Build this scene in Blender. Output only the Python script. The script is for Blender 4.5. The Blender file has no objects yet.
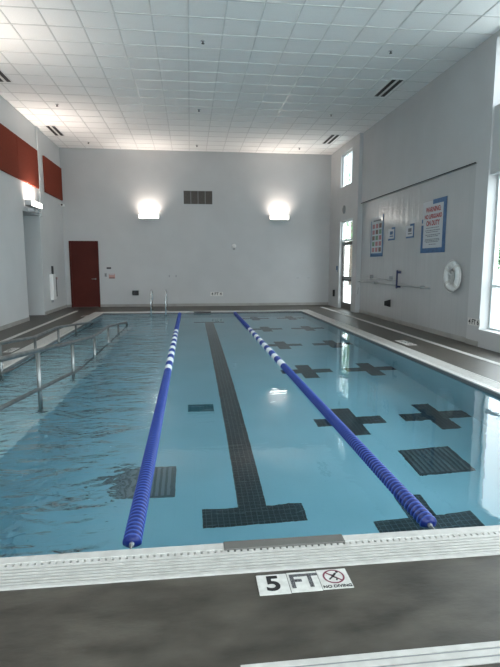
import bpy, bmesh, math, random
from mathutils import Vector, Matrix
random.seed(7)
S = bpy.context.scene
COL = S.collection
PI = math.pi
# ------------------------------------------------------------------ dimensions (metres)
H = 1.55                      # eye height
WL = -0.04                    # water level
PX0, PX1, PY0, PY1 = -2.80, 3.70, 2.60, 16.45     # pool, inner rim
GX0, GX1, GY0, GY1 = -3.12, 4.02, 2.33, 16.83     # outer edge of overflow grating
XL, XR, YF, YB, ZC = -4.48, 5.46, 18.87, -4.60, 5.60
def floor_z(y): return -1.53 + 0.0195*(y-2.6)

# ------------------------------------------------------------------ materials
def mat(name, color=(.5,.5,.5), rough=.5, metal=0., spec=.5, emit=None, es=0.):
    m = bpy.data.materials.new(name); m.use_nodes = True
    b = m.node_tree.nodes['Principled BSDF']
    b.inputs['Base Color'].default_value = (*color, 1)
    b.inputs['Roughness'].default_value = rough
    b.inputs['Metallic'].default_value = metal
    b.inputs['Specular IOR Level'].default_value = spec
    if emit:
        b.inputs['Emission Color'].default_value = (*emit, 1)
        b.inputs['Emission Strength'].default_value = es
    return m
def nd(m, t, **kw):
    n = m.node_tree.nodes.new(t)
    for k, v in kw.items(): setattr(n, k, v)
    return n
def lk(m, a, b): m.node_tree.links.new(a, b)
def coords(m, scale=(1,1,1)):
    tc = nd(m, 'ShaderNodeNewGeometry'); mp = nd(m, 'ShaderNodeMapping')
    mp.inputs['Scale'].default_value = scale
    lk(m, tc.outputs['Position'], mp.inputs['Vector']); return mp.outputs['Vector']
def noisy(m, c1, c2, scale=(1,1,1), nscale=3., detail=5., lo=.35, hi=.65, bump=0., bscale=None, rough=None):
    v = coords(m, scale); n = nd(m, 'ShaderNodeTexNoise')
    n.inputs['Scale'].default_value = nscale; n.inputs['Detail'].default_value = detail
    lk(m, v, n.inputs['Vector'])
    r = nd(m, 'ShaderNodeValToRGB'); r.color_ramp.elements[0].position = lo; r.color_ramp.elements[1].position = hi
    r.color_ramp.elements[0].color = (*c1,1); r.color_ramp.elements[1].color = (*c2,1)
    lk(m, n.outputs['Fac'], r.inputs['Fac'])
    b = m.node_tree.nodes['Principled BSDF']
    lk(m, r.outputs['Color'], b.inputs['Base Color'])
    if bump:
        n2 = nd(m, 'ShaderNodeTexNoise'); n2.inputs['Scale'].default_value = bscale or nscale*6; n2.inputs['Detail'].default_value = 4
        lk(m, v, n2.inputs['Vector'])
        bp = nd(m, 'ShaderNodeBump'); bp.inputs['Strength'].default_value = bump; bp.inputs['Distance'].default_value = .01
        lk(m, n2.outputs['Fac'], bp.inputs['Height']); lk(m, bp.outputs['Normal'], b.inputs['Normal'])
    if rough:
        mr = nd(m, 'ShaderNodeMapRange'); mr.inputs['To Min'].default_value = rough[0]; mr.inputs['To Max'].default_value = rough[1]
        mr.inputs['From Min'].default_value = .3; mr.inputs['From Max'].default_value = .7
        lk(m, n.outputs['Fac'], mr.inputs['Value']); lk(m, mr.outputs['Result'], b.inputs['Roughness'])
    return m
def tiled(name, base, grout, size, gw, axes='xy', rough=.35, var=.1):
    """square tiles with grout lines in world coordinates"""
    m = mat(name, base, rough); b = m.node_tree.nodes['Principled BSDF']
    g = nd(m, 'ShaderNodeNewGeometry'); sx = nd(m, 'ShaderNodeSeparateXYZ'); lk(m, g.outputs['Position'], sx.inputs[0])
    outs = []
    for a in axes:
        d = nd(m, 'ShaderNodeMath', operation='DIVIDE'); d.inputs[1].default_value = size; lk(m, sx.outputs[a.upper()], d.inputs[0])
        f = nd(m, 'ShaderNodeMath', operation='FRACT'); lk(m, d.outputs[0], f.inputs[0])
        c = nd(m, 'ShaderNodeMath', operation='LESS_THAN'); c.inputs[1].default_value = gw/size; lk(m, f.outputs[0], c.inputs[0])
        outs.append(c.outputs[0])
    mx = nd(m, 'ShaderNodeMath', operation='MAXIMUM'); lk(m, outs[0], mx.inputs[0]); lk(m, outs[-1], mx.inputs[1])
    n = nd(m, 'ShaderNodeTexNoise'); n.inputs['Scale'].default_value = 9; lk(m, g.outputs['Position'], n.inputs['Vector'])
    r = nd(m, 'ShaderNodeValToRGB'); r.color_ramp.elements[0].color = tuple(x*(1-var*2) for x in base)+(1,); r.color_ramp.elements[1].color = tuple(x*(1+var*2) for x in base)+(1,)
    lk(m, n.outputs['Fac'], r.inputs['Fac'])
    mix = nd(m, 'ShaderNodeMix', data_type='RGBA'); lk(m, mx.outputs[0], mix.inputs[0]); lk(m, r.outputs['Color'], mix.inputs[6])
    mix.inputs[7].default_value = (*grout,1); lk(m, mix.outputs[2], b.inputs['Base Color'])
    return m

M = {}
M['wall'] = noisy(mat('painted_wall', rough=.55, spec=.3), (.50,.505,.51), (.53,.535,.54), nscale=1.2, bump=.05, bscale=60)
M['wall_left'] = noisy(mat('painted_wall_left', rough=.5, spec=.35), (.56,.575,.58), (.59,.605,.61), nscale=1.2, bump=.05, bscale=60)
M['ceiling'] = noisy(mat('ceiling_tile', rough=.9, spec=.1), (.88,.88,.87), (.92,.92,.91), nscale=45, detail=3, bump=.15, bscale=150)
M['grid'] = mat('grid_metal', (.66,.66,.65), .28, .0)
M['deck'] = noisy(mat('deck_concrete', spec=.5), (.026,.022,.017), (.098,.086,.070), scale=(.7,1.5,1), nscale=4.5, detail=14, lo=.27, hi=.75, bump=.15, bscale=30, rough=(.42,.5))
M['base'] = noisy(mat('base_cove', rough=.6), (.30,.29,.27), (.36,.35,.33), nscale=3)
M['white_pl'] = noisy(mat('white_plastic', rough=.45), (.52,.505,.48), (.60,.585,.56), nscale=14, detail=4)
M['trough'] = mat('trough_dark', (.05,.05,.05), .8, spec=.1)
M['plate_grey'] = mat('plate_grey', (.14,.135,.125), .5, spec=.3)
M['white'] = mat('white_paint', (.78,.78,.77), .4)
M['black'] = mat('black_plastic', (.012,.012,.013), .5, spec=.15)
M['dark'] = mat('dark_grey', (.045,.045,.05), .5, spec=.2)
M['grey'] = mat('mid_grey', (.28,.29,.30), .45)
M['ltgrey'] = mat('light_grey', (.5,.51,.52), .45)
M['steel'] = noisy(mat('stainless_steel', rough=.38, metal=1.), (.20,.215,.215), (.30,.315,.315), nscale=6, bump=.02)
M['steel_bright'] = mat('polished_steel', (.72,.74,.75), .25, 1.)
M['frame'] = mat('window_frame', (.62,.66,.66), .35, .3)
M['doorframe_dark'] = mat('bronze_frame', (.10,.09,.085), .4, .3)
M['red_door'] = noisy(mat('red_door_paint', rough=.5, spec=.15), (.070,.012,.008), (.082,.015,.010), nscale=2)
M['red_panel'] = noisy(mat('red_fabric_panel', rough=.9, spec=.1), (.185,.037,.021), (.215,.044,.026), nscale=30, bump=.2, bscale=220)
M['basin'] = noisy(mat('pool_plaster', rough=.7, spec=.2), (.52,.72,.77), (.57,.76,.81), nscale=1.3, detail=4)
M['ramp'] = noisy(mat('ramp_surface', rough=.7, spec=.2), (.80,.84,.82), (.88,.90,.88), nscale=4, detail=6)
M['lip'] = tiled('waterline_tile', (.13,.14,.15), (.22,.23,.23), .05, .004, 'yx')
M['tile'] = tiled('black_mosaic', (.022,.027,.030), (.13,.155,.165), .052, .0055, 'xy', rough=.4)
M['drain'] = mat('drain_grate', (.045,.05,.055), .5)
M['drain_lt'] = mat('drain_bar', (.13,.15,.155), .5)
M['inlet'] = tiled('teal_mosaic', (.045,.15,.18), (.10,.25,.28), .05, .006, 'xy')
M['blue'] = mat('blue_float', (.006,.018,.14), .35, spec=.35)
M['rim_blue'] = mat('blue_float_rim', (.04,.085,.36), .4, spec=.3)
M['wfloat'] = mat('white_float', (.72,.76,.78), .35)
M['cable'] = mat('cable', (.3,.3,.3), .4, .8)
M['tile_white'] = noisy(mat('marker_tile_white', rough=.4), (.60,.59,.56), (.72,.71,.68), nscale=30, detail=6)
M['ink'] = mat('ink_black', (.012,.012,.013), .6)
M['ink_grey'] = noisy(mat('ink_worn', rough=.7), (.03,.03,.035), (.17,.17,.18), nscale=160, detail=3, lo=.45, hi=.6)
M['ink_ring'] = mat('ink_ring', (.19,.03,.06), .6)
M['blue_tape'] = noisy(mat('blue_border', rough=.5), (.03,.10,.23), (.045,.14,.30), nscale=12)
M['paper'] = mat('laminated_paper', (.50,.53,.56), .06, spec=.7)
M['paper_matt'] = mat('paper', (.50,.53,.56), .35, spec=.4)
M['red_ink'] = mat('red_ink', (.33,.035,.04), .5)
M['text_grey'] = mat('text_grey', (.12,.13,.15), .6)
M['photo_a'] = mat('print_pink', (.42,.20,.22), .15); M['photo_b'] = mat('print_green', (.18,.28,.20), .15); M['photo_c'] = mat('print_brown', (.22,.14,.12), .15)
M['ring'] = noisy(mat('life_ring_foam', rough=.6), (.66,.67,.66), (.76,.77,.76), nscale=10, bump=.1)
M['rope'] = noisy(mat('grab_line', rough=.8), (.45,.45,.44), (.62,.62,.60), nscale=60)
M['blue_strap'] = mat('blue_strap', (.015,.025,.10), .6)
M['pole'] = mat('pole_aluminium', (.36,.38,.38), .35, .4)
M['lamp'] = mat('lamp_diffuser', (.9,.9,.88), .4, emit=(1.,.93,.84), es=5.)
M['tube'] = mat('lamp_tube', (.9,.9,.88), .4, emit=(1.,.86,.76), es=6.)
M['louver'] = mat('vent_louver', (.13,.115,.10), .5, .3)
M['grass_out'] = noisy(mat('pale_paving', rough=.9), (.42,.43,.42), (.52,.53,.52), nscale=4)
M['bark'] = noisy(mat('bark', rough=.9), (.06,.045,.03), (.13,.10,.07), nscale=9)
M['leaf'] = noisy(mat('leaf_green', rough=.7), (.03,.10,.04), (.12,.24,.09), nscale=5)
M['leaf2'] = noisy(mat('leaf_blue_green', rough=.7), (.03,.10,.07), (.10,.24,.16), nscale=5)
M['pink'] = mat('notice_pink', (.50,.27,.24), .5)

# lower right wall: glossy washable panels with soft vertical ripples
m = noisy(mat('glossy_wall_panel', rough=.2, spec=.55), (.47,.475,.48), (.50,.505,.51), nscale=1.0)
b = m.node_tree.nodes['Principled BSDF']
g = nd(m,'ShaderNodeNewGeometry'); mp = nd(m,'ShaderNodeMapping'); mp.inputs['Scale'].default_value=(0,1,.04); lk(m,g.outputs['Position'],mp.inputs['Vector'])
n = nd(m,'ShaderNodeTexNoise'); n.inputs['Scale'].default_value=5.5; n.inputs['Detail'].default_value=2; lk(m,mp.outputs[0],n.inputs['Vector'])
bp = nd(m,'ShaderNodeBump'); bp.inputs['Strength'].default_value=.6; bp.inputs['Distance'].default_value=.02; lk(m,n.outputs['Fac'],bp.inputs['Height']); lk(m,bp.outputs[0],b.inputs['Normal'])
M['panel'] = m

# window glass: thin pane, lets light straight through and mirrors a little
m = bpy.data.materials.new('window_glass'); m.use_nodes = True; nt = m.node_tree; nt.nodes.clear()
o = nd(m,'ShaderNodeOutputMaterial'); tr = nd(m,'ShaderNodeBsdfTransparent'); tr.inputs[0].default_value=(.95,.985,.985,1)
gl = nd(m,'ShaderNodeBsdfGlossy'); gl.inputs['Roughness'].default_value=.02
lw = nd(m,'ShaderNodeLayerWeight'); lw.inputs[0].default_value=.5
pw = nd(m,'ShaderNodeMath',operation='POWER'); pw.inputs[1].default_value=5.; lk(m,lw.outputs['Facing'],pw.inputs[0])
fr = nd(m,'ShaderNodeMath',operation='MULTIPLY_ADD'); fr.inputs[1].default_value=.9; fr.inputs[2].default_value=.035; lk(m,pw.outputs[0],fr.inputs[0]); mx = nd(m,'ShaderNodeMixShader')
lk(m,fr.outputs[0],mx.inputs[0]); lk(m,tr.outputs[0],mx.inputs[1]); lk(m,gl.outputs[0],mx.inputs[2]); lk(m,mx.outputs[0],o.inputs[0]); M['glass']=m

# water surface: true refraction and mirror, ripples stronger in the left lane
m = bpy.data.materials.new('pool_water_surface'); m.use_nodes = True; nt = m.node_tree; nt.nodes.clear()
o = nd(m,'ShaderNodeOutputMaterial'); rf = nd(m,'ShaderNodeBsdfRefraction'); rf.inputs['IOR'].default_value=1.333; rf.inputs['Color'].default_value=(.70,.91,.99,1); rf.inputs['Roughness'].default_value=0
gl = nd(m,'ShaderNodeBsdfGlossy'); gl.inputs['Roughness'].default_value=0.0
fr = nd(m,'ShaderNodeFresnel'); fr.inputs[0].default_value=1.333; mx = nd(m,'ShaderNodeMixShader')
g = nd(m,'ShaderNodeNewGeometry'); sp = nd(m,'ShaderNodeSeparateXYZ'); lk(m,g.outputs['Position'],sp.inputs[0])
def water_noise(scale, ns, detail, dist=0.):
    mp = nd(m,'ShaderNodeMapping'); mp.inputs['Scale'].default_value=scale; mp.inputs['Rotation'].default_value=(0,0,.35); lk(m,g.outputs['Position'],mp.inputs['Vector'])
    n = nd(m,'ShaderNodeTexNoise'); n.inputs['Scale'].default_value=ns; n.inputs['Detail'].default_value=detail; n.inputs['Distortion'].default_value=dist
    lk(m,mp.outputs[0],n.inputs['Vector'])
    q = nd(m,'ShaderNodeMath',operation='SUBTRACT'); q.inputs[1].default_value=.5; lk(m,n.outputs['Fac'],q.inputs[0]); return q.outputs[0]
def rng(sock, a, b_, c, d):
    r = nd(m,'ShaderNodeMapRange', interpolation_type='SMOOTHSTEP')
    for k,v in zip(('From Min','From Max','To Min','To Max'),(a,b_,c,d)): r.inputs[k].default_value=v
    lk(m,sock,r.inputs['Value']); return r.outputs['Result']
def mul(a, b_):
    q = nd(m,'ShaderNodeMath',operation='MULTIPLY'); lk(m,a,q.inputs[0])
    if isinstance(b_,float): q.inputs[1].default_value=b_
    else: lk(m,b_,q.inputs[1])
    return q.outputs[0]
def addn(a, b_):
    q = nd(m,'ShaderNodeMath',operation='ADD'); lk(m,a,q.inputs[0]); lk(m,b_,q.inputs[1]); return q.outputs[0]
maskx = rng(sp.outputs['X'], -.80, -.38, 1., .012)
masky = rng(sp.outputs['Y'], 5., 14., 1., .22)
fine = mul(water_noise((.9,1.4,1), 9., 2., .5), .030)
med = mul(water_noise((.8,1.5,1), 2.0, 2., .7), .16)
hgt = mul(addn(fine, med), mul(maskx, masky))
bp = nd(m,'ShaderNodeBump'); bp.inputs['Strength'].default_value=1.; bp.inputs['Distance'].default_value=1.
lk(m,hgt,bp.inputs['Height'])
for q in (rf, gl, fr): lk(m,bp.outputs[0],q.inputs['Normal'])
lk(m,fr.outputs[0],mx.inputs[0]); lk(m,rf.outputs[0],mx.inputs[1]); lk(m,gl.outputs[0],mx.inputs[2]); lk(m,mx.outputs[0],o.inputs[0]); M['water']=m

# ------------------------------------------------------------------ mesh helpers
def box(bm, x0, x1, y0, y1, z0, z1, bevel=0.):
    r = bmesh.ops.create_cube(bm, size=1.)
    bmesh.ops.scale(bm, vec=(x1-x0, y1-y0, z1-z0), verts=r['verts'])
    bmesh.ops.translate(bm, vec=((x0+x1)/2, (y0+y1)/2, (z0+z1)/2), verts=r['verts'])
    if bevel:
        es = list({e for v in r['verts'] for e in v.link_edges})
        bmesh.ops.bevel(bm, geom=es, offset=bevel, segments=2, affect='EDGES', profile=.6)
def tube(bm, pts, r, seg=12, cap=True):
    pts = [Vector(p) for p in pts]; rings = []
    for i, p in enumerate(pts):
        if i == 0: t = pts[1]-p
        elif i == len(pts)-1: t = p-pts[-2]
        else: t = (pts[i+1]-p).normalized()+(p-pts[i-1]).normalized()
        t.normalize()
        up = Vector((1,0,0)) if abs(t.x) < .9 else Vector((0,0,1))
        if i: up = prev
        a = (up - t*up.dot(t)).normalized(); prev = a; c = t.cross(a)
        rings.append([bm.verts.new(p + a*math.cos(2*PI*k/seg)*r + c*math.sin(2*PI*k/seg)*r) for k in range(seg)])
    for A, B in zip(rings, rings[1:]):
        for k in range(seg):
            f = bm.faces.new((A[k], A[(k+1)%seg], B[(k+1)%seg], B[k])); f.smooth = True
    if cap: bm.faces.new(rings[0][::-1]); bm.faces.new(rings[-1])
def smooth_path(pts, rad, n=5):
    """round the corners of a polyline"""
    pts = [Vector(p) for p in pts]; out = [pts[0]]
    for i in range(1, len(pts)-1):
        a, p, b_ = pts[i-1], pts[i], pts[i+1]
        d = min(rad, (p-a).length*.45, (b_-p).length*.45)
        s = p+(a-p).normalized()*d; e = p+(b_-p).normalized()*d
        for k in range(n+1):
            t = k/n; out.append((1-t)**2*s + 2*t*(1-t)*p + t*t*e)
    out.append(pts[-1]); return out
def lathe(bm, prof, axis='y', seg=28, origin=(0,0,0), closed=False, smooth=True):
    """prof: list of (radius, along)"""
    rings = []
    for r, h in prof:
        ring = []
        for k in range(seg):
            a = 2*PI*k/seg; c, s = math.cos(a)*r, math.sin(a)*r
            v = {'y':(c,h,s),'x':(h,c,s),'z':(c,s,h)}[axis]
            ring.append(bm.verts.new(Vector(v)+Vector(origin)))
        rings.append(ring)
    pr = list(zip(rings, rings[1:])) + ([(rings[-1], rings[0])] if closed else [])
    for A, B in pr:
        for k in range(seg):
            f = bm.faces.new((A[k], A[(k+1)%seg], B[(k+1)%seg], B[k])); f.smooth = smooth
    if not closed: bm.faces.new(rings[0][::-1]); bm.faces.new(rings[-1])
def prism(bm, poly, z0, z1):
    lo = [bm.verts.new((x,y,z0)) for x,y in poly]; hi = [bm.verts.new((x,y,z1)) for x,y in poly]
    bm.faces.new(lo[::-1]); bm.faces.new(hi)
    for i in range(len(poly)):
        j=(i+1)%len(poly); bm.faces.new((lo[i],lo[j],hi[j],hi[i]))
def obj(name, bm, m, parent=None, loc=None):
    bmesh.ops.recalc_face_normals(bm, faces=bm.faces)
    me = bpy.data.meshes.new(name); bm.to_mesh(me); bm.free()
    o = bpy.data.objects.new(name, me); COL.objects.link(o)
    me.materials.append(M[m] if isinstance(m, str) else m)
    if loc: o.location = loc
    if parent: o.parent = parent
    return o
def B(*boxes, bevel=0.):
    bm = bmesh.new()
    for q in boxes: box(bm, *q, bevel=bevel)
    return bm
def empty(name, loc, label, cat, group=None, rot=(0,0,0)):
    o = bpy.data.objects.new(name, None); COL.objects.link(o); o.location = loc; o.rotation_euler = rot; o.empty_display_size=.1
    return tag(o, label, cat, group)
def tag(o, label, cat, group=None, kind=None):
    o['label'] = label; o['category'] = cat
    if group: o['group'] = group
    if kind: o['kind'] = kind
    return o
def struct(name, bm, m, parent=None):
    o = obj(name, bm, m, parent)
    if parent is None: o['kind'] = 'structure'
    return o
def text(name, s, size, m, parent, loc, rot=(0,0,0), bold=.0, sx=1., depth=.0006):
    c = bpy.data.curves.new(name, 'FONT'); c.body = s; c.size = size; c.align_x = 'CENTER'; c.align_y = 'CENTER'
    c.extrude = depth; c.offset = bold; c.space_line = .95
    t = bpy.data.objects.new('tmp', c); COL.objects.link(t)
    dg = bpy.context.evaluated_depsgraph_get(); me = bpy.data.meshes.new_from_object(t.evaluated_get(dg))
    bpy.data.objects.remove(t); bpy.data.curves.remove(c)
    me.materials.clear(); me.materials.append(M[m])
    o = bpy.data.objects.new(name, me); COL.objects.link(o); o.parent = parent; o.location = loc; o.rotation_euler = rot; o.scale = (sx,1,1)
    return o
def copy_tree(o, parent=None):
    c = o.copy(); COL.objects.link(c)
    if parent: c.parent = parent
    for ch in list(o.children): copy_tree(ch, c)
    return c
def holed(plane, c0, c1, u0, u1, v0, v1, holes):
    """wall slab; plane 'x' (u=y,v=z) / 'y' (u=x,v=z) / 'z' (u=x,v=y); holes (u0,u1,v0,v1)"""
    us = sorted({u0,u1,*[h[0] for h in holes],*[h[1] for h in holes]}); vs = sorted({v0,v1,*[h[2] for h in holes],*[h[3] for h in holes]})
    us=[u for u in us if u0<=u<=u1]; vs=[v for v in vs if v0<=v<=v1]
    bm = bmesh.new()
    solid = lambda i,j: 0<=i<len(us)-1 and 0<=j<len(vs)-1 and not any(h[0]<(us[i]+us[i+1])/2<h[1] and h[2]<(vs[j]+vs[j+1])/2<h[3] for h in holes)
    cache = {}
    def P(c,u,v):
        k=(c,u,v)
        if k not in cache: cache[k]=bm.verts.new({'x':(c,u,v),'y':(u,c,v),'z':(u,v,c)}[plane])
        return cache[k]
    for i in range(len(us)-1):
        for j in range(len(vs)-1):
            if not solid(i,j): continue
            a,b_,c,d = us[i],us[i+1],vs[j],vs[j+1]
            bm.faces.new((P(c0,a,c),P(c0,a,d),P(c0,b_,d),P(c0,b_,c)))
            bm.faces.new((P(c1,a,c),P(c1,b_,c),P(c1,b_,d),P(c1,a,d)))
            for (di,dj,e) in ((-1,0,((a,c),(a,d))),(1,0,((b_,c),(b_,d))),(0,-1,((a,c),(b_,c))),(0,1,((a,d),(b_,d)))):
                if not solid(i+di,j+dj):
                    (p,q),(r_,s_)=e; bm.faces.new((P(c0,p,q),P(c0,r_,s_),P(c1,r_,s_),P(c1,p,q)))
    return bm

# ------------------------------------------------------------------ ROOM SHELL
struct('floor', holed('z', -.16, 0, XL-.2, 6.0, YB-.2, YF+.2, [(GX0,GX1,GY0,GY1)]), 'deck')
struct('ceiling', B((XL-.2, 6.0, YB-.2, YF+.2, ZC, ZC+.15)), 'ceiling')
bm = bmesh.new()
x = .02-7*.6-.26
gx = [.04+.6*k for k in range(-7, 10)]; gy = [8.94+.597*k for k in range(-22, 17)]
for x in gx:
    if XL+.05 < x < 5.35: box(bm, x-.012, x+.012, YB, YF, ZC-.008, ZC+.01)
for y in gy:
    if YB < y < YF-.05: box(bm, XL, 5.42, y-.012, y+.012, ZC-.0075, ZC+.01)
struct('trim_1', bm, 'grid')
struct('wall_far', B((XL-.2, 5.30, YF, YF+.2, 0, ZC)), 'wall')
struct('wall_back', holed('y', YB-.2, YB, XL-.2, 6.0, 0, ZC, [(a,b_,.32,5.2) for a,b_ in ((-4.0,-1.6),(-.9,1.5),(2.2,4.6))]), 'wall')  # openings behind the camera, added to let in more daylight
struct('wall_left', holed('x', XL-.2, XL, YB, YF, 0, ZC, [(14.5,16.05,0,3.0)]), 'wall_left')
# passage behind the opening in the left wall
bm = B((-8.0, XL-.2, 14.3, 14.5, 0, 3.2), (-8.0, XL-.2, 16.05, 16.25, 0, 3.2), (-8.2, -8.0, 14.3, 16.25, 0, 3.2), (-8.0, XL-.2, 14.5, 16.05, 3.0, 3.2))
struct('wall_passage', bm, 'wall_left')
struct('floor_passage', B((-8.2, XL-.2, 14.3, 16.25, -.16, 0)), 'deck')
struct('trim_2', B((XL, XL+.05, 16.10, 16.36, 3.0, ZC)), 'wall_left')
# right wall in depth: far bay stands proud, middle bay carries the glossy panels, window bays
W = [(6.35,8.82),(3.6,6.07),(.85,3.32),(-1.9,.57),(-4.4,-2.18)]  # first bay is in view, the nearer ones are added for daylight
WB = [(-4.0,-1.6),(-.9,1.5),(2.2,4.6)]
XF = 5.30
struct('wall_right_far', holed('x', XF, 5.46, 15.70, YF+.2, 0, ZC, [(16.15,17.55,0,3.05),(16.38,17.62,4.20,5.32)]), 'wall')
struct('wall_right', holed('x', 5.415, 5.68, YB, 15.70, 0, ZC, [(a,b_,.32,5.50) for a,b_ in W]+[(9.24,15.70,0,3.46)]), 'wall')
struct('wall_right_panel', B((5.46, 5.68, 9.24, 15.70, 0, 3.46)), 'panel')
bm = bmesh.new()
for a,b_ in W: box(bm, 5.45, 5.68, a, b_, 3.17, 4.35)
struct('wall_right_spandrel', bm, 'wall')
struct('trim_3', B((5.40,5.415,9.26,15.70,3.455,3.475)), 'dark')
struct('trim_4', B((XF-.006,XF,15.70,YF,3.80,3.812),(XF-.006,XF,15.70,YF,2.90,2.912)), 'ltgrey')
struct('baseboard_far', B((XL,XF,YF-.015,YF,0,.10)), 'base')
struct('baseboard_left', B((XL,XL+.015,16.05,YF,0,.10),(XL,XL+.015,YB,14.5,0,.10)), 'base')
struct('baseboard_right', B((5.445,5.46,9.26,15.68,0,.10),(5.40,5.415,8.82,9.24,0,.10)), 'base')

# windows
wn = 1
def window(name, y0, y1, z0, z1, x, mull_y=(), mull_z=(), fm='frame', fw=.05):
    bm = B((x,x+.08,y0,y0+fw,z0,z1),(x,x+.08,y1-fw,y1,z0,z1),(x,x+.08,y0+fw,y1-fw,z0,z0+fw),(x,x+.08,y0+fw,y1-fw,z1-fw,z1))
    for y in mull_y: box(bm, x+.005,x+.075,y-.02,y+.02,z0+fw,z1-fw)
    for z in mull_z: box(bm, x+.006,x+.074,y0+fw,y1-fw,z-.025,z+.025)
    o = obj(name, bm, fm); o['kind']='structure'
    obj('pane', B((x+.035,x+.043,y0+.03,y1-.03,z0+.03,z1-.03)), 'glass', o)
    return o
for a,b_ in W:
    c=(a+b_)/2
    window(f'window_{wn}', a, b_, .32, 3.17, 5.60, (c,), (1.15,)); wn+=1
    window(f'window_{wn}', a, b_, 4.35, 5.50, 5.60, (c,), ()); wn+=1
    o = obj(f'trim_{3+wn}', B((5.40,5.62,a+.002,b_-.002,.28,.335)), 'wall'); o['kind']='structure'
window(f'window_{wn}', 16.38, 17.62, 4.20, 5.32, 5.38, (16.8,17.2), ()); wn+=1
window(f'window_{wn}', 16.15, 17.55, 2.35, 3.05, 5.38, (16.85,), (), 'frame', .05); wn+=1
for a,b_ in WB:  # unseen back-wall windows, added to brighten the room
    bm=B((a,a+.05,YB-.14,YB-.06,.32,5.2),(b_-.05,b_,YB-.14,YB-.06,.32,5.2),(a,b_,YB-.14,YB-.06,.32,.37),(a,b_,YB-.14,YB-.06,5.15,5.2),(a,b_,YB-.13,YB-.07,2.7,2.75))
    o=obj(f'window_{wn}',bm,'frame'); o['kind']='structure'; obj('pane',B((a+.03,b_-.03,YB-.104,YB-.096,.35,5.17)),'glass',o); wn+=1
# glazed exit door under the transom
d = struct('door_2', B((5.40,5.45,16.15,16.25,0,2.33),(5.40,5.45,17.45,17.55,0,2.33),(5.40,5.45,16.25,17.45,2.21,2.33),(5.40,5.45,16.25,17.45,0,.22),(5.40,5.45,16.25,17.45,.98,1.14)), 'doorframe_dark')
obj('pane', B((5.42,5.428,16.23,17.47,.2,2.23)), 'glass', d)
obj('handle', B((5.35,5.40,16.42,17.28,1.04,1.09), bevel=.01), 'steel', d)
# red door in far wall
YD = YF-.045
d = struct('door_1', B((-4.24,-3.345,YF-.04,YF,.01,2.33)), 'red_door')
obj('door_frame', B((-4.30,-4.24,YF-.07,YF,0,2.39),(-3.345,-3.285,YF-.07,YF,0,2.39),(-4.24,-3.345,YF-.07,YF,2.33,2.39)), 'red_door', d)
bm = bmesh.new(); tube(bm, smooth_path([(-3.42,YF-.04,1.03),(-3.42,YF-.10,1.03),(-3.55,YF-.10,1.03)],.02), .012); lathe(bm, [(.03,YF-.05),(.03,YF-.04)], 'y', 16, (-3.42,0,1.03))
obj('door_handle', bm, 'steel', d)

# ------------------------------------------------------------------ POOL
bm = bmesh.new()
zf0, zf1 = floor_z(PY0), floor_z(PY1)
fl = [bm.verts.new(p) for p in ((PX0,PY0,zf0),(PX1,PY0,zf0),(PX1,PY1,zf1),(PX0,PY1,zf1))]
fb = [bm.verts.new((v.co.x, v.co.y, -1.8)) for v in fl]
bm.faces.new(fl); bm.faces.new(fb[::-1])
for i in range(4): bm.faces.new((fl[i],fb[i],fb[(i+1)%4],fl[(i+1)%4]))
struct('floor_pool', bm, 'basin')
struct('wall_pool', B((PX0-.3,PX0,PY0-.26,PY1+.3,-1.8,-.03),(PX1,PX1+.3,PY0-.26,PY1+.3,-1.8,-.03),(PX0,PX1,PY0-.26,PY0,-1.8,-.03),(PX0,PX1,PY1,PY1+.3,-1.8,-.03)), 'basin')
struct('trim_20', B((PX0,PX0+.008,PY0,PY1,-.13,-.006),(PX1-.008,PX1,PY0,PY1,-.13,-.006),(PX0,PX1,PY1-.008,PY1,-.13,-.006)), 'lip')
# water
bm = bmesh.new(); vs=[bm.verts.new(p) for p in ((PX0,PY0,WL),(PX1,PY0,WL),(PX1,PY1,WL),(PX0,PY1,WL))]; bm.faces.new(vs)
o = obj('pool_water', bm, 'water'); tag(o, 'clear blue-green pool water filling the tank, rippled in the left lane', 'water', kind='stuff')

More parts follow.
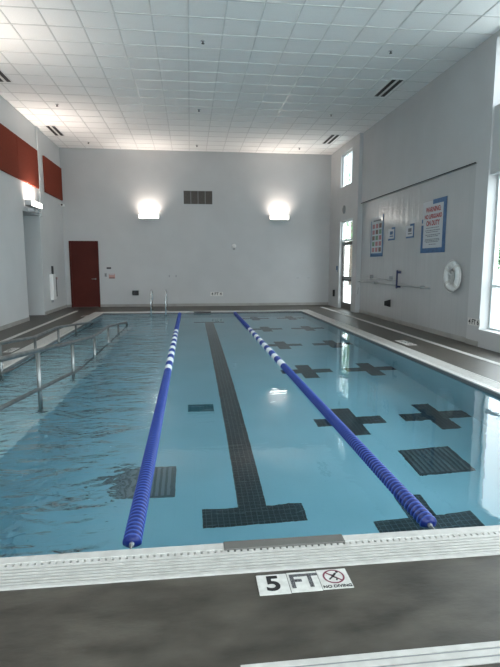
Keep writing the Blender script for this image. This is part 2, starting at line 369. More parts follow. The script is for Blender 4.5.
# overflow grating on four sides, mitred
def grating(side, slots):
    """local: u along the rim, v outward from the water (0..w)"""
    w = {'near':PY0-GY0,'far':GY1-PY1,'left':PX0-GX0,'right':GX1-PX1}[side]
    if side in ('near','far'): L0,L1,a0,a1,rate0,rate1 = PX0,PX1,GX0,GX1,(PX0-GX0)/w,(GX1-PX1)/w
    else: L0,L1,a0,a1,rate0,rate1 = PY0,PY1,GY0,GY1,(PY0-GY0)/w,(GY1-PY1)/w
    def XY(u,v):
        return {'near':(u,PY0-v),'far':(u,PY1+v),'left':(PX0-v,u),'right':(PX1+v,u)}[side]
    def bar(bm, v0, v1, z0, z1):
        p=[XY(L0-rate0*v0,v0),XY(L1+rate1*v0,v0),XY(L1+rate1*v1,v1),XY(L0-rate0*v1,v1)]; prism(bm,p,z0,z1)
    root = obj('overflow_grating', (lambda bm:(bar(bm,0,w,-.034,-.027),bm)[1])(bmesh.new()), 'trough')
    bm = bmesh.new(); bar(bm, -.004, .055, -.028, .010); obj('rim', bm, 'white_pl', root)
    bm = bmesh.new(); v=.088; n=6; pitch=(w-.088-.022)/n
    for k in range(n): bar(bm, v+k*pitch, v+k*pitch+pitch*.58, -.014, .006)
    bar(bm, w-.022, w, -.02, .009)
    # cross ribs holding the long bars, and the comb of teeth beside the rim
    u=L0
    while u < L1:
        p=[XY(u,.088),XY(u+.012,.088),XY(u+.012,w),XY(u,w)]; prism(bm,p,-.014,-.002); u+=.60
    obj('bars', bm, 'white_pl', root)
    holes=[]; u=L0+slots*.66
    while u+slots*.34 < L1: holes.append((u,u+slots*.34,.058,.082)); u+=slots
    bm = holed('z', -.014, .006, L0, L1, .053, .088, holes)
    for v_ in bm.verts:
        X_,Y_=XY(v_.co.x, v_.co.y); v_.co.x=X_; v_.co.y=Y_
    obj('slot_grating', bm, 'white_pl', root)
    return root
tag(grating('near',.036), 'white plastic overflow grating along the near edge of the pool by the 5 FT tiles', 'pool grating', 'white overflow gratings round the pool')
tag(grating('far',.072), 'white overflow grating along the far pool edge beneath the far wall', 'pool grating', 'white overflow gratings round the pool')
tag(grating('left',.072), 'white overflow grating beside the ramp handrails on the opening side of the pool', 'pool grating', 'white overflow gratings round the pool')
tag(grating('right',.072), 'white overflow grating along the pool edge on the life ring side', 'pool grating', 'white overflow gratings round the pool')

# narrow deck drains (white slotted strips let into the deck)
def strip(x0,x1,y0,y1,label):
    r = obj('deck_drain', B((x0,x1,y0,y1,-.01,.002)), 'grey')
    tag(r, label, 'deck drain', 'white slotted deck drains')
    bm = bmesh.new()
    if x1-x0 > y1-y0:
        for k in range(3): box(bm,x0,x1,y0+k*.038,y0+k*.038+.027,.001,.006)
    else:
        for k in range(3): box(bm,x0+k*.038,x0+k*.038+.027,y0,y1,.001,.006)
    obj('slats', bm, 'white_pl', r)
strip(.17,5.2,1.64,1.743,'white three-slat drain strip in the dark deck nearest the camera')
strip(4.73,4.833,1.75,17.95,'long white drain strip in the deck in front of the wall with the life ring')
strip(-3.86,-3.757,1.75,17.35,'long white drain strip in the deck in front of the wall with the doorless opening')

# target plates at the lane ends
o = obj('lane_end_plate', B((.16,.84,2.535,2.61,-.028,.016), bevel=.004), 'plate_grey'); tag(o,'grey plate let into the near white pool rim at the lane line','plate','grey plates at the lane ends')
o = obj('lane_end_plate', B((.10,.66,16.435,16.52,-.03,.018), bevel=.004), 'dark'); tag(o,'dark plate on the far pool rim at the end of the lane line','plate','grey plates at the lane ends')

# tile markings inlaid in the pool floor
def on_floor(polys, name, m, label, cat, group=None):
    bm = bmesh.new()
    for p in polys:
        lo=[bm.verts.new((x,y,floor_z(y)-.006)) for x,y in p]; hi=[bm.verts.new((x,y,floor_z(y)+.004)) for x,y in p]
        bm.faces.new(lo[::-1]); bm.faces.new(hi)
        for i in range(len(p)): j=(i+1)%len(p); bm.faces.new((lo[i],lo[j],hi[j],hi[i]))
    o=obj(name,bm,m); return tag(o,label,cat,group)
T=.265; cx=.545
on_floor([[(cx-T/2,4.40),(cx-.47,4.40),(cx-.47,4.13),(cx+.47,4.13),(cx+.47,4.40),(cx+T/2,4.40),(cx+T/2,15.1),(cx+.45,15.1),(cx+.45,15.34),(cx-.45,15.34),(cx-.45,15.1),(cx-T/2,15.1)]],
         'lane_line','tile','long black mosaic lane line with a crossbar at each end on the pool floor','floor marking')
def cross(x,y,label,w=.46,t=.13):
    h=w
    p=[(x-t,y-h),(x+t,y-h),(x+t,y-t),(x+w,y-t),(x+w,y+t),(x+t,y+t),(x+t,y+h),(x-t,y+h),(x-t,y+t),(x-w,y+t),(x-w,y-t),(x-t,y-t)]
    on_floor([p],'floor_cross','tile',label,'floor marking','black mosaic crosses on the pool floor')
cross(2.045,3.90,'black floor cross under the near end of the lane rope, touching the near edge')
names = ['first','second','third','fourth','fifth']
ys=[6.18,8.66,11.12,13.6,16.0]
near_l=['large black floor cross half under the plain blue stretch of the lane rope','black floor cross just beyond the last white floats of the lane rope','small black floor cross beside the banded part of the lane rope','distant black floor cross next to the banded rope, second row from the far end','most distant black floor cross in the column next to the lane rope']
far_l=['large black floor cross between the square floor grate and the pool side','black floor cross under the mirrored glass door, second in the side column','small black floor cross in the side column, third from the near end','distant black floor cross in the side column, second row from the far end','most distant black floor cross in the column next to the pool side']
for i,y in enumerate(ys):
    cross(2.06,y,near_l[i]); cross(3.24,y,far_l[i])
# floor grates and inlet
def grate(x0,x1,y0,y1,label,dark,bar):
    z=floor_z((y0+y1)/2)
    r=obj('floor_grate',B((x0,x1,y0,y1,z-.02,z+.012),bevel=.003),dark); tag(r,label,'floor grate','square grates in the pool floor')
    bm=bmesh.new(); n=10
    for k in range(n):
        a=x0+.025+(x1-x0-.05)*k/n; box(bm,a,a+(x1-x0-.05)/n*.55,y0+.025,y1-.025,z+.011,z+.02)
    obj('bars',bm,bar,r)
grate(2.33,2.94,4.68,5.26,'dark square floor grate between two black crosses on the life ring side','drain','drain_lt')
grate(-.80,-.18,4.63,5.22,'grey square floor grate crossed by the plain blue lane rope','drain_lt','grey')
z=floor_z(6.9)
o=obj('floor_inlet',B((-.06,.30,6.78,7.06,z-.01,z+.006)),'inlet'); tag(o,'small teal mosaic patch on the pool floor beside the lane line','floor inlet')

# entry ramp in the left lane
def ramp_z(y):
    P=[(2.6,-.075),(4.3,-.085),(5.75,-.215),(9.0,-.50),(10.5,-.52),(13.9,-.84)]
    for (a,za),(b_,zb) in zip(P,P[1:]):
        if y<=b_: return za+(zb-za)*(y-a)/(b_-a)
    return P[-1][1]
RX=-1.60
bm=bmesh.new(); ys2=[2.6,4.3,5.75,9.0,10.5,13.9]
L=[[bm.verts.new((x,y,z_)) for (x,z_) in ((PX0,ramp_z(y)),(RX,ramp_z(y)),(RX,-1.75),(PX0,-1.75))] for y in ys2]
for A,Bq in zip(L,L[1:]):
    for k in range(4): bm.faces.new((A[k],A[(k+1)%4],Bq[(k+1)%4],Bq[k]))
bm.faces.new(L[0]); bm.faces.new(L[-1][::-1])
o=struct('floor_ramp',bm,'ramp'); o.data.materials.append(M['basin'])
for p in o.data.polygons:
    if p.normal.x>.7: p.material_index=1

# handrails along the ramp
def handrail(x, posts, ytop, yend, label):
    r=empty('handrail',(x,posts[0],0),label,'handrail','stainless handrails of the entry ramp'); P=(x,posts[0],0)
    def rail_z(y):
        K=[(2.7,.80),(4.2,.75),(5.75,.60),(7.34,.44),(9.0,.295),(10.5,.28),(12.0,.16),(13.8,.0),(15,-.1)]
        for (a,za),(b_,zb) in zip(K,K[1:]):
            if y<=b_: return za+(zb-za)*(y-a)/(b_-a)
    def rel(p): return (p[0]-P[0],p[1]-P[1],p[2]-P[2])
    low=.435
    yk=[y for y in (2.7,4.2,5.75,7.34,9.0,10.5,12.0) if y<yend-.2]+[yend]
    top=[rel((x,y,rail_z(y))) for y in yk]
    bm=bmesh.new(); pth=smooth_path(top+[rel((x,yend+.12,rail_z(yend)-.10)),rel((x,yend,rail_z(yend)-low+.02))],.12); tube(bm,pth,.027); obj('top_rail',bm,'steel',r)
    bm=bmesh.new(); tube(bm,smooth_path([rel((x,y,rail_z(y)-low)) for y in yk],.1),.022); obj('lower_rail',bm,'steel',r)
    for y in posts:
        zb=ramp_z(y)
        bm=bmesh.new(); tube(bm,[rel((x,y,zb)),rel((x,y,rail_z(y)))],.024); p_=obj('post',bm,'steel',r)
        bm=bmesh.new(); lathe(bm,[(.055,zb),(.055,zb+.008),(.03,zb+.03),(.022,zb+.03)],'z',20,rel((x,y,0))); obj('base_flange',bm,'steel',p_)
    return r
handrail(-1.70,[2.9,4.2,5.72,7.34,8.98,10.5,11.95],None,13.5,'stainless handrail on the open edge of the ramp, running down into the deep lane')
handrail(-2.72,[4.0,5.7,7.43,9.05,10.62,12.2],None,14.1,'stainless handrail along the pool side of the ramp next to the white grating')

# grab rails at the far edge
def grab(x,label):
    r=empty('grab_rail',(x,16.95,0),label,'grab rail','stainless grab rails at the far pool edge')
    bm=bmesh.new(); tube(bm,smooth_path([(0,0,0),(0,0,.60),(0,-.12,.73),(0,-.45,.70),(0,-.62,.45),(0,-.62,-.7)],.14,6),.022); obj('tube',bm,'steel_bright',r)
    bm=bmesh.new(); lathe(bm,[(.06,0),(.06,.01),(.03,.03)],'z',20); obj('base_flange',bm,'steel',r)
grab(-1.27,'shiny grab rail at the far pool edge nearer the red door')
grab(-.80,'shiny grab rail at the far pool edge nearer the blue lane rope')

# ------------------------------------------------------------------ LANE ROPES
PITCH=.0445; RAD=.055
def disc_mesh(m):
    bm=bmesh.new(); lathe(bm,[(.012,.001),(.036,.001),(.040,.012),(.0515,.015),(RAD,.0195),(RAD,.0235),(.0515,.028),(.040,.031),(.036,.043),(.012,.043)],'y',24)
    bmesh.ops.recalc_face_normals(bm, faces=bm.faces)
    for f in bm.faces:
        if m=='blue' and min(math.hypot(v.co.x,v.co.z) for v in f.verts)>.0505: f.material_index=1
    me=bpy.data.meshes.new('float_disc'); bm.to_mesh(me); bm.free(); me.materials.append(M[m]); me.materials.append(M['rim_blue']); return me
dm={'blue':disc_mesh('blue'),'wfloat':disc_mesh('wfloat')}
def colour(y,y0):
    if y<y0 or y>y0+4.75: return 'blue'
    return 'wfloat' if int((y-y0)/.3)%2==0 else 'blue'
def lane_rope(x,y0,label):
    r=empty('lane_rope',(x,2.72,WL+.012),label,'lane rope','floating lane ropes')
    bm=bmesh.new(); tube(bm,[(0,-.12,.01),(0,0,0),(0,13.7,0)],.006,8); obj('cable',bm,'cable',r)
    bm=bmesh.new(); lathe(bm,[(.010,-.02),(.014,-.015),(.014,0),(.012,.004)],'y',14); obj('end_fitting',bm,'grey',r)
    n=int(13.45/PITCH); rest=bmesh.new(); faces=[]
    for k in range(n):
        y=k*PITCH; c=colour(2.72+y,y0)
        if k<100:
            d=bpy.data.objects.new('float_disc',dm[c]); COL.objects.link(d); d.parent=r; d.location=(0,y,0)
        else:
            nf=len(rest.faces); rest.from_mesh(dm[c]); rest.verts.ensure_lookup_table(); rest.faces.ensure_lookup_table()
            vs=set()
            for f in rest.faces[nf:]:
                f.material_index=(2 if c!='blue' else f.material_index)
                vs.update(f.verts)
            bmesh.ops.translate(rest,vec=(0,y,0),verts=list(vs))
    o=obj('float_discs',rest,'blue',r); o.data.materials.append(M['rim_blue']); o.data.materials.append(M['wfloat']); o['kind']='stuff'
lane_rope(-.355,7.40,'blue lane rope with white bands, between the ramp side and the lane line')
lane_rope(1.43,7.55,'blue lane rope with white bands, between the lane line and the floor crosses')

# ------------------------------------------------------------------ SCONCES
def sconce(x,y,z,rot,L,label):
    r=empty('wall_lamp',(x,y,z),label,'wall lamp','long uplight wall lamps',(0,0,rot)); h=L/2   # local: wall at y=0, room at -y
    obj('housing',B((-h,h,-.20,-.02,-.10,-.075),(-h+.012,h-.012,-.05,-.03,-.09,.055),(-h,-h+.012,-.20,-.02,-.10,.06),(h-.012,h,-.20,-.02,-.10,.06),bevel=.003),'ltgrey',r)
    obj('diffuser',B((-h+.012,h-.012,-.205,-.19,-.072,.062),(-h+.012,h-.012,-.19,-.03,-.074,-.06)),'lamp',r)
    bm=bmesh.new()
    for yy in (-.155,-.10): tube(bm,[(-h+.03,yy,.0),(h-.03,yy,.0)],.02,10)
    obj('lamp_tubes',bm,'tube',r)
    l=bpy.data.lights.new('uplight','AREA'); l.shape='RECTANGLE'; l.size=L-.1; l.size_y=.10; l.energy=27*L; l.color=(1.,.86,.76); l.spread=2.2
    a=bpy.data.objects.new('uplight',l); COL.objects.link(a); a.parent=r; a.location=(0,-.125,.03); a.rotation_euler=(PI+.35,0,0)
sconce(-1.445,YF,3.27,0,.72,'lit long wall lamp on the far wall between the red door and the air vent')
sconce(3.32,YF,3.28,0,.72,'lit wall lamp on the far wall between air vent and glazed exit door')
sconce(XL,15.15,3.24,PI/2,1.0,'lit long wall lamp above the doorless opening')
sconce(XL,9.5,3.24,PI/2,1.0,'lit long wall lamp on the opening-side wall, halfway along the room and out of view')
sconce(XL,3.8,3.24,PI/2,1.0,'lit long wall lamp on the opening-side wall, level with the camera and out of view')

# ------------------------------------------------------------------ FAR WALL ITEMS
v=empty('air_vent',(.33,YF,3.97),'dark louvred air vent with pale frame high on the far wall','air vent')
obj('backing',B((-.53,.53,-.02,0,-.25,.25)),'black',v)
obj('frame',B((-.57,.57,-.035,0,.235,.28),(-.57,.57,-.035,0,-.28,-.235),(-.57,-.52,-.035,0,-.235,.235),(.52,.57,-.035,0,-.235,.235)),'ltgrey',v)
bm=bmesh.new()
for k in range(13): box(bm,-.52,.52,-.032,-.018,-.225+k*.036,-.205+k*.036)
obj('louvers',bm,'louver',v)
obj('divider',B(*[(a-.008,a+.008,-.037,-.03,-.235,.235) for a in (-.26,0,.26)]),'grey',v)
def wall_plate(name,x0,x1,z0,z1,m,label,cat,group=None,d=.02,sub=None):
    o=obj(name,B((x0,x1,YF-d,YF,z0,z1),bevel=.003),m); tag(o,label,cat,group)
    for nm,a,b_,c,e,mm in (sub or []): obj(nm,B((a,b_,YF-d-.006,YF-d+.001,c,e)),mm,o)
    return o
wall_plate('small_sign',-3.02,-2.86,1.39,1.45,'dark','small dark sign on the far wall beside the top of the red door handle side','sign')
wall_plate('light_switch',-3.10,-3.02,1.10,1.24,'grey','grey switch plate between the red door and the pink notice','switch',sub=[('toggle',-3.07,-3.05,1.15,1.19,'dark')])
wall_plate('notice',-2.95,-2.73,1.04,1.21,'pink','small pink notice with a dark lower edge beside the grey switch','notice',sub=[('lower_edge',-2.94,-2.74,1.05,1.075,'dark'),('white_band',-2.93,-2.75,1.17,1.195,'paper_matt')])
wall_plate('outlet_box',-2.12,-1.90,.43,.60,'black','black box low on the far wall between red door and grab rails','wall box',d=.07,sub=[('cover',-2.10,-1.92,.45,.585,'dark')])
for x,l in ((-.77,'small outlet plate on the far wall above the grab rails, nearer the red door'),(-.52,'small outlet plate on the far wall above the grab rails, nearer the air vent')):
    wall_plate('outlet',x-.045,x+.045,1.07,1.18,'ltgrey',l,'outlet','outlet plates above the grab rails',sub=[('socket',x-.018,x+.018,1.09,1.16,'grey')])
for x,l in ((4.07,'pale plate on the far wall under the lamp, nearer the air vent side'),(4.49,'pale plate on the far wall next to the corner with the exit door')):
    wall_plate('blank_plate',x-.10,x+.10,1.03,1.19,'ltgrey',l,'wall plate','pale plates near the far corner',d=.018,sub=[('lower_shade',x-.04,x+.05,1.035,1.05,'grey')])  # grey strip on each plate is its shadow, put in as colour
h=empty('alarm_strobe',(1.64,YF,2.23),'small white round alarm on the far wall under the air vent','alarm')
bm=bmesh.new(); lathe(bm,[(.085,0),(.085,-.02),(.06,-.05),(.02,-.06)],'y',24); obj('body',bm,'white',h)
obj('bracket',B((-.04,.04,-.05,0,-.14,-.07),bevel=.005),'grey',h)

def marker_row(parent, w, syms, size, rotm, flip=False):
    """tiles in local xy plane (x right, y up), z out"""
    n=len(syms); 
    for i,s in enumerate(syms):
        cx_=(i-(n-1)/2)*(w+.003)
        t=obj('tile',B((cx_-w/2,cx_+w/2,-w/2,w/2,0,.004),bevel=.001),'tile_white',parent)
        if s=='ND': no_diving(t,(cx_,0,.005),w)
        elif s: text('lettering',s,size,'ink',t,(cx_,0,.005),bold=.003)
def no_diving(t,loc,w,dark='ink_ring'):
    x,y,z=loc; bm=bmesh.new(); R=w*.36; r_=w*.30; cy=y+w*.08; seg=36
    o_=[bm.verts.new((x+math.cos(2*PI*k/seg)*R,cy+math.sin(2*PI*k/seg)*R,z)) for k in range(seg)]
    i_=[bm.verts.new((x+math.cos(2*PI*k/seg)*r_,cy+math.sin(2*PI*k/seg)*r_,z)) for k in range(seg)]
    for k in range(seg): bm.faces.new((o_[k],o_[(k+1)%seg],i_[(k+1)%seg],i_[k]))
    d=w*.022; s=R*.93*.7071
    for sg in (1,):
        a=[(x-s-d,cy+sg*(s-d)),(x-s+d,cy+sg*(s+d)),(x+s+d,cy-sg*(s-d)),(x+s-d,cy-sg*(s+d))]
        bm.faces.new([bm.verts.new((p,q,z)) for p,q in a])
    obj('ring_symbol',bm,dark,t)
    bm=bmesh.new(); f=w*.3                       # little diver: body, arms, leg and head
    def ln(p,q,th):
        p=Vector(p);q=Vector(q);n=(q-p).normalized();n=Vector((-n.y,n.x))*th
        bm.faces.new([bm.verts.new((x+c.x*f,cy+c.y*f,z+.0004)) for c in (p+n,p-n,q-n,q+n)])
    ln((.35,.55),(-.15,-.05),.13); ln((-.15,-.05),(-.6,-.5),.10); ln((-.1,-.05),(.3,-.35),.09); ln((.3,-.35),(.15,-.7),.09); ln((.05,.2),(-.35,.35),.08)
    bm.faces.new([bm.verts.new((x+f*(.52+.17*math.cos(2*PI*k/12)),cy+f*(.72+.17*math.sin(2*PI*k/12)),z+.0004)) for k in range(12)])
    obj('diver_symbol',bm,'ink',t)
def depth_marker(loc,rot,syms,w,label,size=None,group='depth marker tile rows'):
    r=empty('depth_marker',loc,label,'depth marker',group,rot)
    marker_row(r,w,syms,size or w*.95,None)
    return r
depth_marker((.975,YF-.0005,.45),(PI/2,0,0),['4','FT','4'],.155,'black and white depth tiles reading 4 FT low on the far wall')
depth_marker((5.4145,9.0,.45),(PI/2,0,-PI/2),['4','FT','6'],.14,'black and white depth tiles low on the wall by the life ring')
depth_marker((4.25,9.43,.0005),(0,0,-PI/2),['4','FT','ND'],.20,'white depth tiles set in the deck in front of the life ring')
depth_marker((-3.26,9.46,.0005),(0,0,PI/2),['4','FT','ND'],.15,'white depth tiles in the deck behind the ramp handrails')
depth_marker((-3.20,15.6,.0005),(0,0,PI/2),['4','FT','ND'],.15,'small pale depth tiles in the deck near the red door')

# near deck tiles
G='white depth tiles in the near deck'
t=tag(obj('depth_tile',B((-.076,.076,-.076,.076,0,.004),bevel=.0015),'tile_white',loc=(.378,2.222,.0003)),'white deck tile with a bold black 5, first of the row','depth tile',G); text('lettering','5',.155,'ink',t,(0,0,.0045),bold=.004)
t=tag(obj('depth_tile',B((-.076,.076,-.076,.076,0,.004),bevel=.0015),'tile_white',loc=(.533,2.226,.0003)),'white deck tile with worn grey letters FT, middle of the row','depth tile',G); text('lettering','FT',.145,'ink_grey',t,(0,0,.0045),bold=.0035,sx=.95)
t=tag(obj('depth_tile',B((-.076,.076,-.076,.076,0,.004),bevel=.0015),'tile_white',loc=(.688,2.230,.0003)),'white deck tile with a crossed-out diver over NO DIVING','depth tile',G); no_diving(t,(0,.004,.0045),.152); text('lettering','NO DIVING',.0275,'ink',t,(0,-.060,.0047),bold=.0007)

# ------------------------------------------------------------------ RIGHT WALL ITEMS (local x -> -Y world, y -> Z, z -> -X)
RW=(PI/2,0,-PI/2)
def poster(loc,label,name='poster',cat='poster',group=None):
    return empty(name,loc,label,cat,group,RW)
p=poster((5.459,10.92,2.405),'large white warning poster with red heading and blue border beside the life ring','warning_poster')
obj('backing',B((-.53,.53,-.57,.57,0,.008)),'paper_matt',p)
bm=B((.44,.575,-.50,.59,.006,.011),(-.575,.575,-.59,-.48,.006,.012),(-.575,-.47,-.48,.05,.006,.0105),(-.05,.44,.49,.59,.006,.0105),(-.56,-.50,.10,.19,.006,.0105)); obj('blue_border',bm,'blue_tape',p)
for s,yy,sz in (('WARNING:',.375,.15),('NO LIFEGUARD',.22,.125),('ON DUTY',.07,.15)): text('heading',s,sz,'red_ink',p,(-.02,yy,.0095),bold=.006,sx=.92)
bm=bmesh.new(); random.seed(3)
for row,(yy,wd) in enumerate(((-.03,.62),(-.085,.7),(-.125,.6),(-.185,.66),(-.22,.5),(-.285,.68),(-.315,.72),(-.345,.6),(-.40,.3))):
    x_=-wd/2-.02
    while x_<wd/2-.05:
        l=random.uniform(.03,.09); box(bm,x_,x_+l,yy-.007,yy+.007,.008,.0095); x_+=l+.014
obj('small_print',bm,'text_grey',p)
p=poster((5.459,14.37,2.38),'tall chart of small coloured pictures in rows with a blue border','picture_chart')
obj('sheet',B((-.46,.46,-.56,.56,0,.006)),'paper',p)
obj('blue_border',B((.42,.49,-.59,.59,.004,.009),(-.49,.49,-.60,-.50,.004,.010),(-.49,-.45,-.50,.45,.004,.0085)),'blue_tape',p)
random.seed(5)
for i in range(3):
    for j in range(5):
        x0=-.36+i*.26; y0=-.46+j*.17
        obj('picture',B((x0,x0+.19,y0,y0+.125,.005,.0075)),('photo_a','photo_b','photo_c','photo_a')[(i*3+j)%4],p)
obj('title_bar',B((-.3,.3,.42,.46,.005,.0075)),'text_grey',p)
for (y,z_,l,k) in ((13.30,2.375,'small blue and white notice beside the picture chart',0),(12.14,2.375,'small blue and white notice halfway between picture chart and warning poster',1)):
    p=poster((5.459,y,z_),l,'small_notice','notice','small taped notices')
    obj('sheet',B((-.22,.22,-.14,.14,0,.005)),'paper_matt',p)
    obj('blue_border',B((.19,.25,-.15,.16,.004,.008),(-.20,.25,-.17,-.13,.004,.0085),(.02,.25,.12,.17,.004,.009)),'blue_tape',p)
    obj('printed_block',B((-.09,.10,-.02,.07,.004,.007),(-.10,.12,-.08,-.05,.004,.007)),'text_grey' if k else 'blue_tape',p)

# life ring
r=empty('life_ring',(5.36,9.80,1.31),'white foam life ring hanging on the wall by the tall window','life ring',None,(0,0,-PI/2))
bm=bmesh.new(); prof=[(.235+.075*math.cos(2*PI*k/16),.055*math.sin(2*PI*k/16)) for k in range(16)]
lathe(bm,prof,'y',48,closed=True); obj('ring',bm,'ring',r)
for k in range(4):
    a=PI/4+k*PI/2; bm=bmesh.new(); c=Vector((math.cos(a)*.235,0,math.sin(a)*.235))
    pts=[]
    rad=Vector((math.cos(a),0,math.sin(a)))
    for q in range(17):
        w_=2*PI*q/16; pts.append(c+rad*math.cos(w_)*.079+Vector((0,1,0))*math.sin(w_)*.059)
    for off in (-.02,0,.02):
        tn=Vector((-math.sin(a),0,math.cos(a)))*off; tube(bm,[p_+tn for p_ in pts],.011,8,False)
    obj('band',bm,'white_pl',r)
bm=bmesh.new(); pts=[]
for k in range(65):
    a=2*PI*k/64+PI/4; sag=.30+.022*abs(math.sin(2*(a-PI/4))); pts.append((math.cos(a)*sag*1.03,-.02,math.sin(a)*sag*1.03))
tube(bm,pts,.007,8,False); obj('grab_line',bm,'rope',r)
k_=empty('ring_hook',(5.456,9.80,1.34),'white wall hook with coiled line inside the life ring','hook',None,(0,0,-PI/2))
bm=bmesh.new(); tube(bm,smooth_path([(0,0,.0),(0,-.15,0),(0,-.17,.05)],.03),.012); obj('hook',bm,'white',k_)
obj('mount_plate',B((-.05,.05,-.012,0,-.08,.08),bevel=.003),'white',k_)
bm=bmesh.new()
for j in range(5):
    pts=[(.055*math.cos(t_)+.004*j,-.045-.02*j,-.06+.13*math.sin(t_)) for t_ in [2*PI*q/24 for q in range(25)]]; tube(bm,pts,.008,8,False)
obj('coiled_line',bm,'rope',k_)

# reaching poles
XW=5.46
r=empty('rescue_pole',(XW-.08,13.3,1.015),'long pale rescue pole with a drooping crook, lower of two on the wall','pole','rescue poles on the wall')
bm=bmesh.new(); tube(bm,[(0,-2.5,0),(0,2.45,.0)],.017,10); obj('shaft',bm,'pole',r)
bm=bmesh.new(); tube(bm,smooth_path([(0,2.4,0),(0,2.55,-.03),(-.02,2.72,-.3),(-.02,2.55,-.50),(0,2.42,-.46),(.0,2.35,-.2)],.12,6),.010,8); obj('crook',bm,'grey',r)
for y in (-2.08,0.9): obj('bracket',B((-.02,.08,y-.012,y+.012,-.03,.035)),'grey',r)
r=empty('rescue_pole',(XW-.08,13.8,1.135),'shorter pale rescue pole, upper of two on the wall','pole','rescue poles on the wall')
bm=bmesh.new(); tube(bm,[(0,-1.1,0),(0,1.15,0)],.014,10); obj('shaft',bm,'pole',r)
for y in (.78,-.7): obj('bracket',B((-.02,.08,y-.01,y+.01,-.03,.10)),'grey',r)
o=obj('pole_strap',B((XW-.115,XW-.095,12.55,12.61,.93,1.40),(XW-.095,XW-.002,12.57,12.60,1.32,1.38),(XW-.095,XW-.002,12.57,12.60,.95,1.0)),'blue_strap'); tag(o,'upright dark blue strap holding the rescue poles','strap')
b=empty('corner_guard',(XW,13.34,.49),'small black angular bracket low on the wall below the rescue poles','bracket')
bm=bmesh.new(); vs=[bm.verts.new(p) for p in ((0,.22,0),(0,-.16,.11),(0,-.16,-.10),(-.16,-.10,.06),(-.16,-.10,-.06))]
for f in ((0,1,2),(0,3,1),(0,2,4),(0,4,3),(1,3,4,2)): bm.faces.new([vs[i] for i in f])
obj('body',bm,'black',b)
# far bay
o=obj('round_speaker',(lambda bm:(lathe(bm,[(.0001,0),(.14,0),(.14,-.03),(.03,-.07)],'x',24),bm)[1])(bmesh.new()),'grey',loc=(XF-.001,17.1,3.42)); tag(o,'small grey dome on the wall above the glazed exit door','wall fitting')
o=obj('door_notice',B((XF-.01,XF,17.72,17.90,1.28,1.50)),'blue_tape'); tag(o,'small blue notice on the wall beside the glazed exit door','notice'); obj('white_sheet',B((XF-.012,XF-.009,17.74,17.88,1.27,1.35)),'paper_matt',o)
o=obj('exit_outlet',B((XF-.05,XF,18.02,18.14,.38,.62),bevel=.006),'black'); tag(o,'small black wall box low beside the glazed exit door','wall box')

# ------------------------------------------------------------------ LEFT WALL ITEMS
def acoustic(y0,y1,label):
    o=obj('acoustic_panel',B((XL+.002,XL+.05,y0,y1,3.79,4.89),bevel=.006),'red_panel'); tag(o,label,'wall panel','rust red acoustic panels')
acoustic(16.70,18.83,'rust red acoustic panel next to the far corner, beyond the white strip')
acoustic(14.22,16.03,'rust red acoustic panel above the doorless opening, its lower edge lit by the lamp')
acoustic(11.75,14.21,'rust red acoustic panel joined to the one over the opening, cut by the picture edge')
c=empty('security_camera',(XL,18.35,3.60),'small white security camera on the wall under the far red panel','camera')
bm=bmesh.new(); tube(bm,[(0,0,0),(.10,0,0),(.14,0,-.02)],.012,8); obj('arm',bm,'white',c)
obj('body',B((.10,.20,-.13,.08,-.055,.01),bevel=.015),'white',c); bm=bmesh.new(); lathe(bm,[(.03,-.15),(.03,-.12)],'y',16,(.15,0,-.022)); obj('lens',bm,'black',c)
e=empty('wall_dispenser',(XL,17.05,0),'slim white wall unit with a dark grip near the far corner','wall unit')
obj('body',B((0,.11,-.28,.05,.42,1.24),bevel=.012),'white',e); obj('dark_grip',B((0,.10,.10,.20,.50,1.14),bevel=.01),'dark',e); obj('top_bar',B((0,.06,-.02,.04,1.24,1.50),bevel=.006),'dark',e)
obj('foot_clips',B((0,.05,-.2,-.1,.33,.42)),'grey',e)
e=empty('emergency_light',(XL,15.3,3.1),'small white emergency light tucked under the lamp over the opening','emergency light')
obj('body',B((.0,.13,-.30,.30,-.07,.02),bevel=.01),'white',e)
for y in (-.18,.18):
    bm=bmesh.new(); lathe(bm,[(.045,.13),(.05,.15),(.035,.16)],'x',16,(0,y,-.03)); obj('lamp_head',bm,'ltgrey',e)
o=obj('wall_button',B((XL,XL+.03,17.55,17.63,1.05,1.13),bevel=.004),'pink'); tag(o,'tiny reddish button on the wall between the white unit and the far corner','button')

# ------------------------------------------------------------------ CEILING FITTINGS
def slot(x,y0,y1,label):
    r=empty('slot_diffuser',(x,y0,ZC),label,'ceiling vent','black slot air diffusers in the ceiling')
    obj('frame',B((-.15,.15,0,y1-y0,-.014,.0)),'white',r)
    for a in (-.125,.035): obj('slot',B((a,a+.09,.03,y1-y0-.03,-.017,-.012)),'black',r)
slot(-4.02,15.97,17.13,'two-slot ceiling diffuser near the far red panel'); slot(-4.02,11.2,12.40,'two-slot ceiling diffuser cut by the picture edge over the red panels')
slot(4.62,11.2,12.36,'two-slot ceiling diffuser nearer the camera over the wall with posters'); slot(4.62,15.97,17.17,'two-slot ceiling diffuser near the high corner window')
sl={(-3.3,9.8):'ceiling sprinkler at the picture edge over the red panel side',(.3,9.8):'ceiling sprinkler nearest the camera over the lane line',(3.87,9.8):'ceiling sprinkler nearest the camera over the poster side',
    (-3.3,13.9):'ceiling sprinkler by the far diffuser on the red panel side',(.3,13.9):'ceiling sprinkler in the middle, second along the lane line',(3.87,13.9):'ceiling sprinkler between the two diffusers on the poster side',
    (-3.3,17.9):'ceiling sprinkler closest to the corner above the red door',(.3,17.9):'ceiling sprinkler above the air vent close to the far wall',(3.87,17.9):'ceiling sprinkler close to the far wall above the lamp by the exit door'}
bmA=bmesh.new(); lathe(bmA,[(.045,0),(.045,-.006),(.02,-.012)],'z',16)
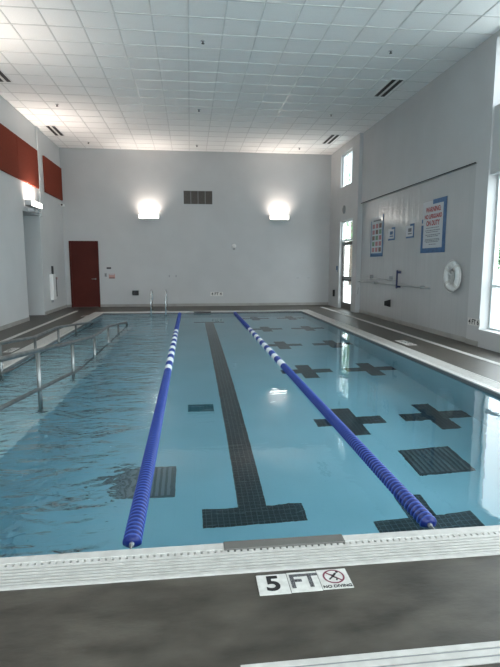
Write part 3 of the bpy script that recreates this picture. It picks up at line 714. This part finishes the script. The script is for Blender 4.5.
bmB=bmesh.new(); lathe(bmB,[(.014,-.01),(.014,-.04),(.03,-.045),(.03,-.05)],'z',12)
s0=None
for (x,y),l in sl.items():
    if s0 is None:
        s0=empty('sprinkler',(x,y,ZC-.008),l,'sprinkler','ceiling sprinklers'); obj('rosette',bmA,'ltgrey',s0); obj('head',bmB,'dark',s0)
    else:
        c=copy_tree(s0); c.location=(x,y,ZC-.008); c['label']=l

# ------------------------------------------------------------------ OUTSIDE
struct('ground_outside', B((6.0,60,-40,70,-.3,-.12),(-40,6.0,-40,YB-.25,-.3,-.12)), 'grass_out')
def tree(x,y,h,m,label,seed):
    random.seed(seed); r=empty('tree',(x,y,-.12),label,'tree','trees outside the windows')
    bm=bmesh.new(); tube(bm,[(0,0,0),(.06,.03,h*.3),(-.03,0,h*.6)],.12,10); obj('trunk',bm,'bark',r)
    bm=bmesh.new()
    for k in range(900):
        a=random.uniform(0,2*PI); u=random.uniform(-1,1); q=random.random()**.4; R=h*.3
        c=Vector((math.cos(a)*math.sqrt(1-u*u)*R*q,math.sin(a)*math.sqrt(1-u*u)*R*q,h*.68+u*h*.33*q))
        n=Vector((random.uniform(-1,1),random.uniform(-1,1),random.uniform(-1,1))).normalized(); t_=n.orthogonal().normalized(); b2=n.cross(t_); s=random.uniform(.10,.22)
        bm.faces.new([bm.verts.new(c+t_*s),bm.verts.new(c+b2*s*.5),bm.verts.new(c-t_*s),bm.verts.new(c-b2*s*.5)])
    obj('crown',bm,m,r)
tree(10.5,34,8.5,'leaf','leafy green tree seen through the glass of the far exit door',1)
tree(13.0,40,13.,'leaf2','taller blue-green tree seen through the high corner window',2)
tree(16.5,24.5,3.4,'leaf','small tree outside the tall window beside the life ring',4)

# ------------------------------------------------------------------ LIGHT
w=bpy.data.worlds.new('World'); S.world=w; w.use_nodes=True
bg=w.node_tree.nodes['Background']; bg.inputs[0].default_value=(.91,.96,1.,1); bg.inputs[1].default_value=5.0
def portal(y0,y1,z0,z1,x):
    l=bpy.data.lights.new('window_portal','AREA'); l.shape='RECTANGLE'; l.size=y1-y0; l.size_y=z1-z0; l.cycles.is_portal=True
    o=bpy.data.objects.new('window_portal',l); COL.objects.link(o); o.location=(x,(y0+y1)/2,(z0+z1)/2)
    o.rotation_euler=Matrix(((0,0,1),(1,0,0),(0,1,0))).to_euler()   # local -z faces -x (into the room)
for a,b_ in W: portal(a,b_,.32,3.17,5.80); portal(a,b_,4.35,5.5,5.80)
for a,b_ in WB:
    l=bpy.data.lights.new('window_portal','AREA'); l.shape='RECTANGLE'; l.size=b_-a; l.size_y=4.88; l.cycles.is_portal=True
    o=bpy.data.objects.new('window_portal',l); COL.objects.link(o); o.location=((a+b_)/2,YB-.17,2.76); o.rotation_euler=(-PI/2,0,PI)
portal(16.15,17.55,0,3.05,5.6); portal(16.38,17.62,4.2,5.32,5.65)

# ------------------------------------------------------------------ CAMERA
F=500.
p=math.atan(69/F); yw=math.atan(60/math.hypot(F,69))
c=bpy.data.cameras.new('camera'); co=bpy.data.objects.new('camera',c); COL.objects.link(co)
c.sensor_fit='VERTICAL'; c.sensor_height=24; c.lens=F/667*24; c.clip_start=.02; c.clip_end=300
co.location=(0,0,H)
co.rotation_euler=(PI/2-p,0,-yw)
S.camera=co
S.view_settings.view_transform='Standard'; S.view_settings.look='None'; S.view_settings.gamma=1; S.view_settings.exposure=.62
S.cycles.use_denoising=True
S.cycles.max_bounces=14; S.cycles.diffuse_bounces=6; S.cycles.glossy_bounces=6; S.cycles.transmission_bounces=8; S.cycles.transparent_max_bounces=12
S.cycles.caustics_reflective=True; S.cycles.caustics_refractive=True; S.cycles.blur_glossy=.5
S.cycles.sample_clamp_indirect=6.
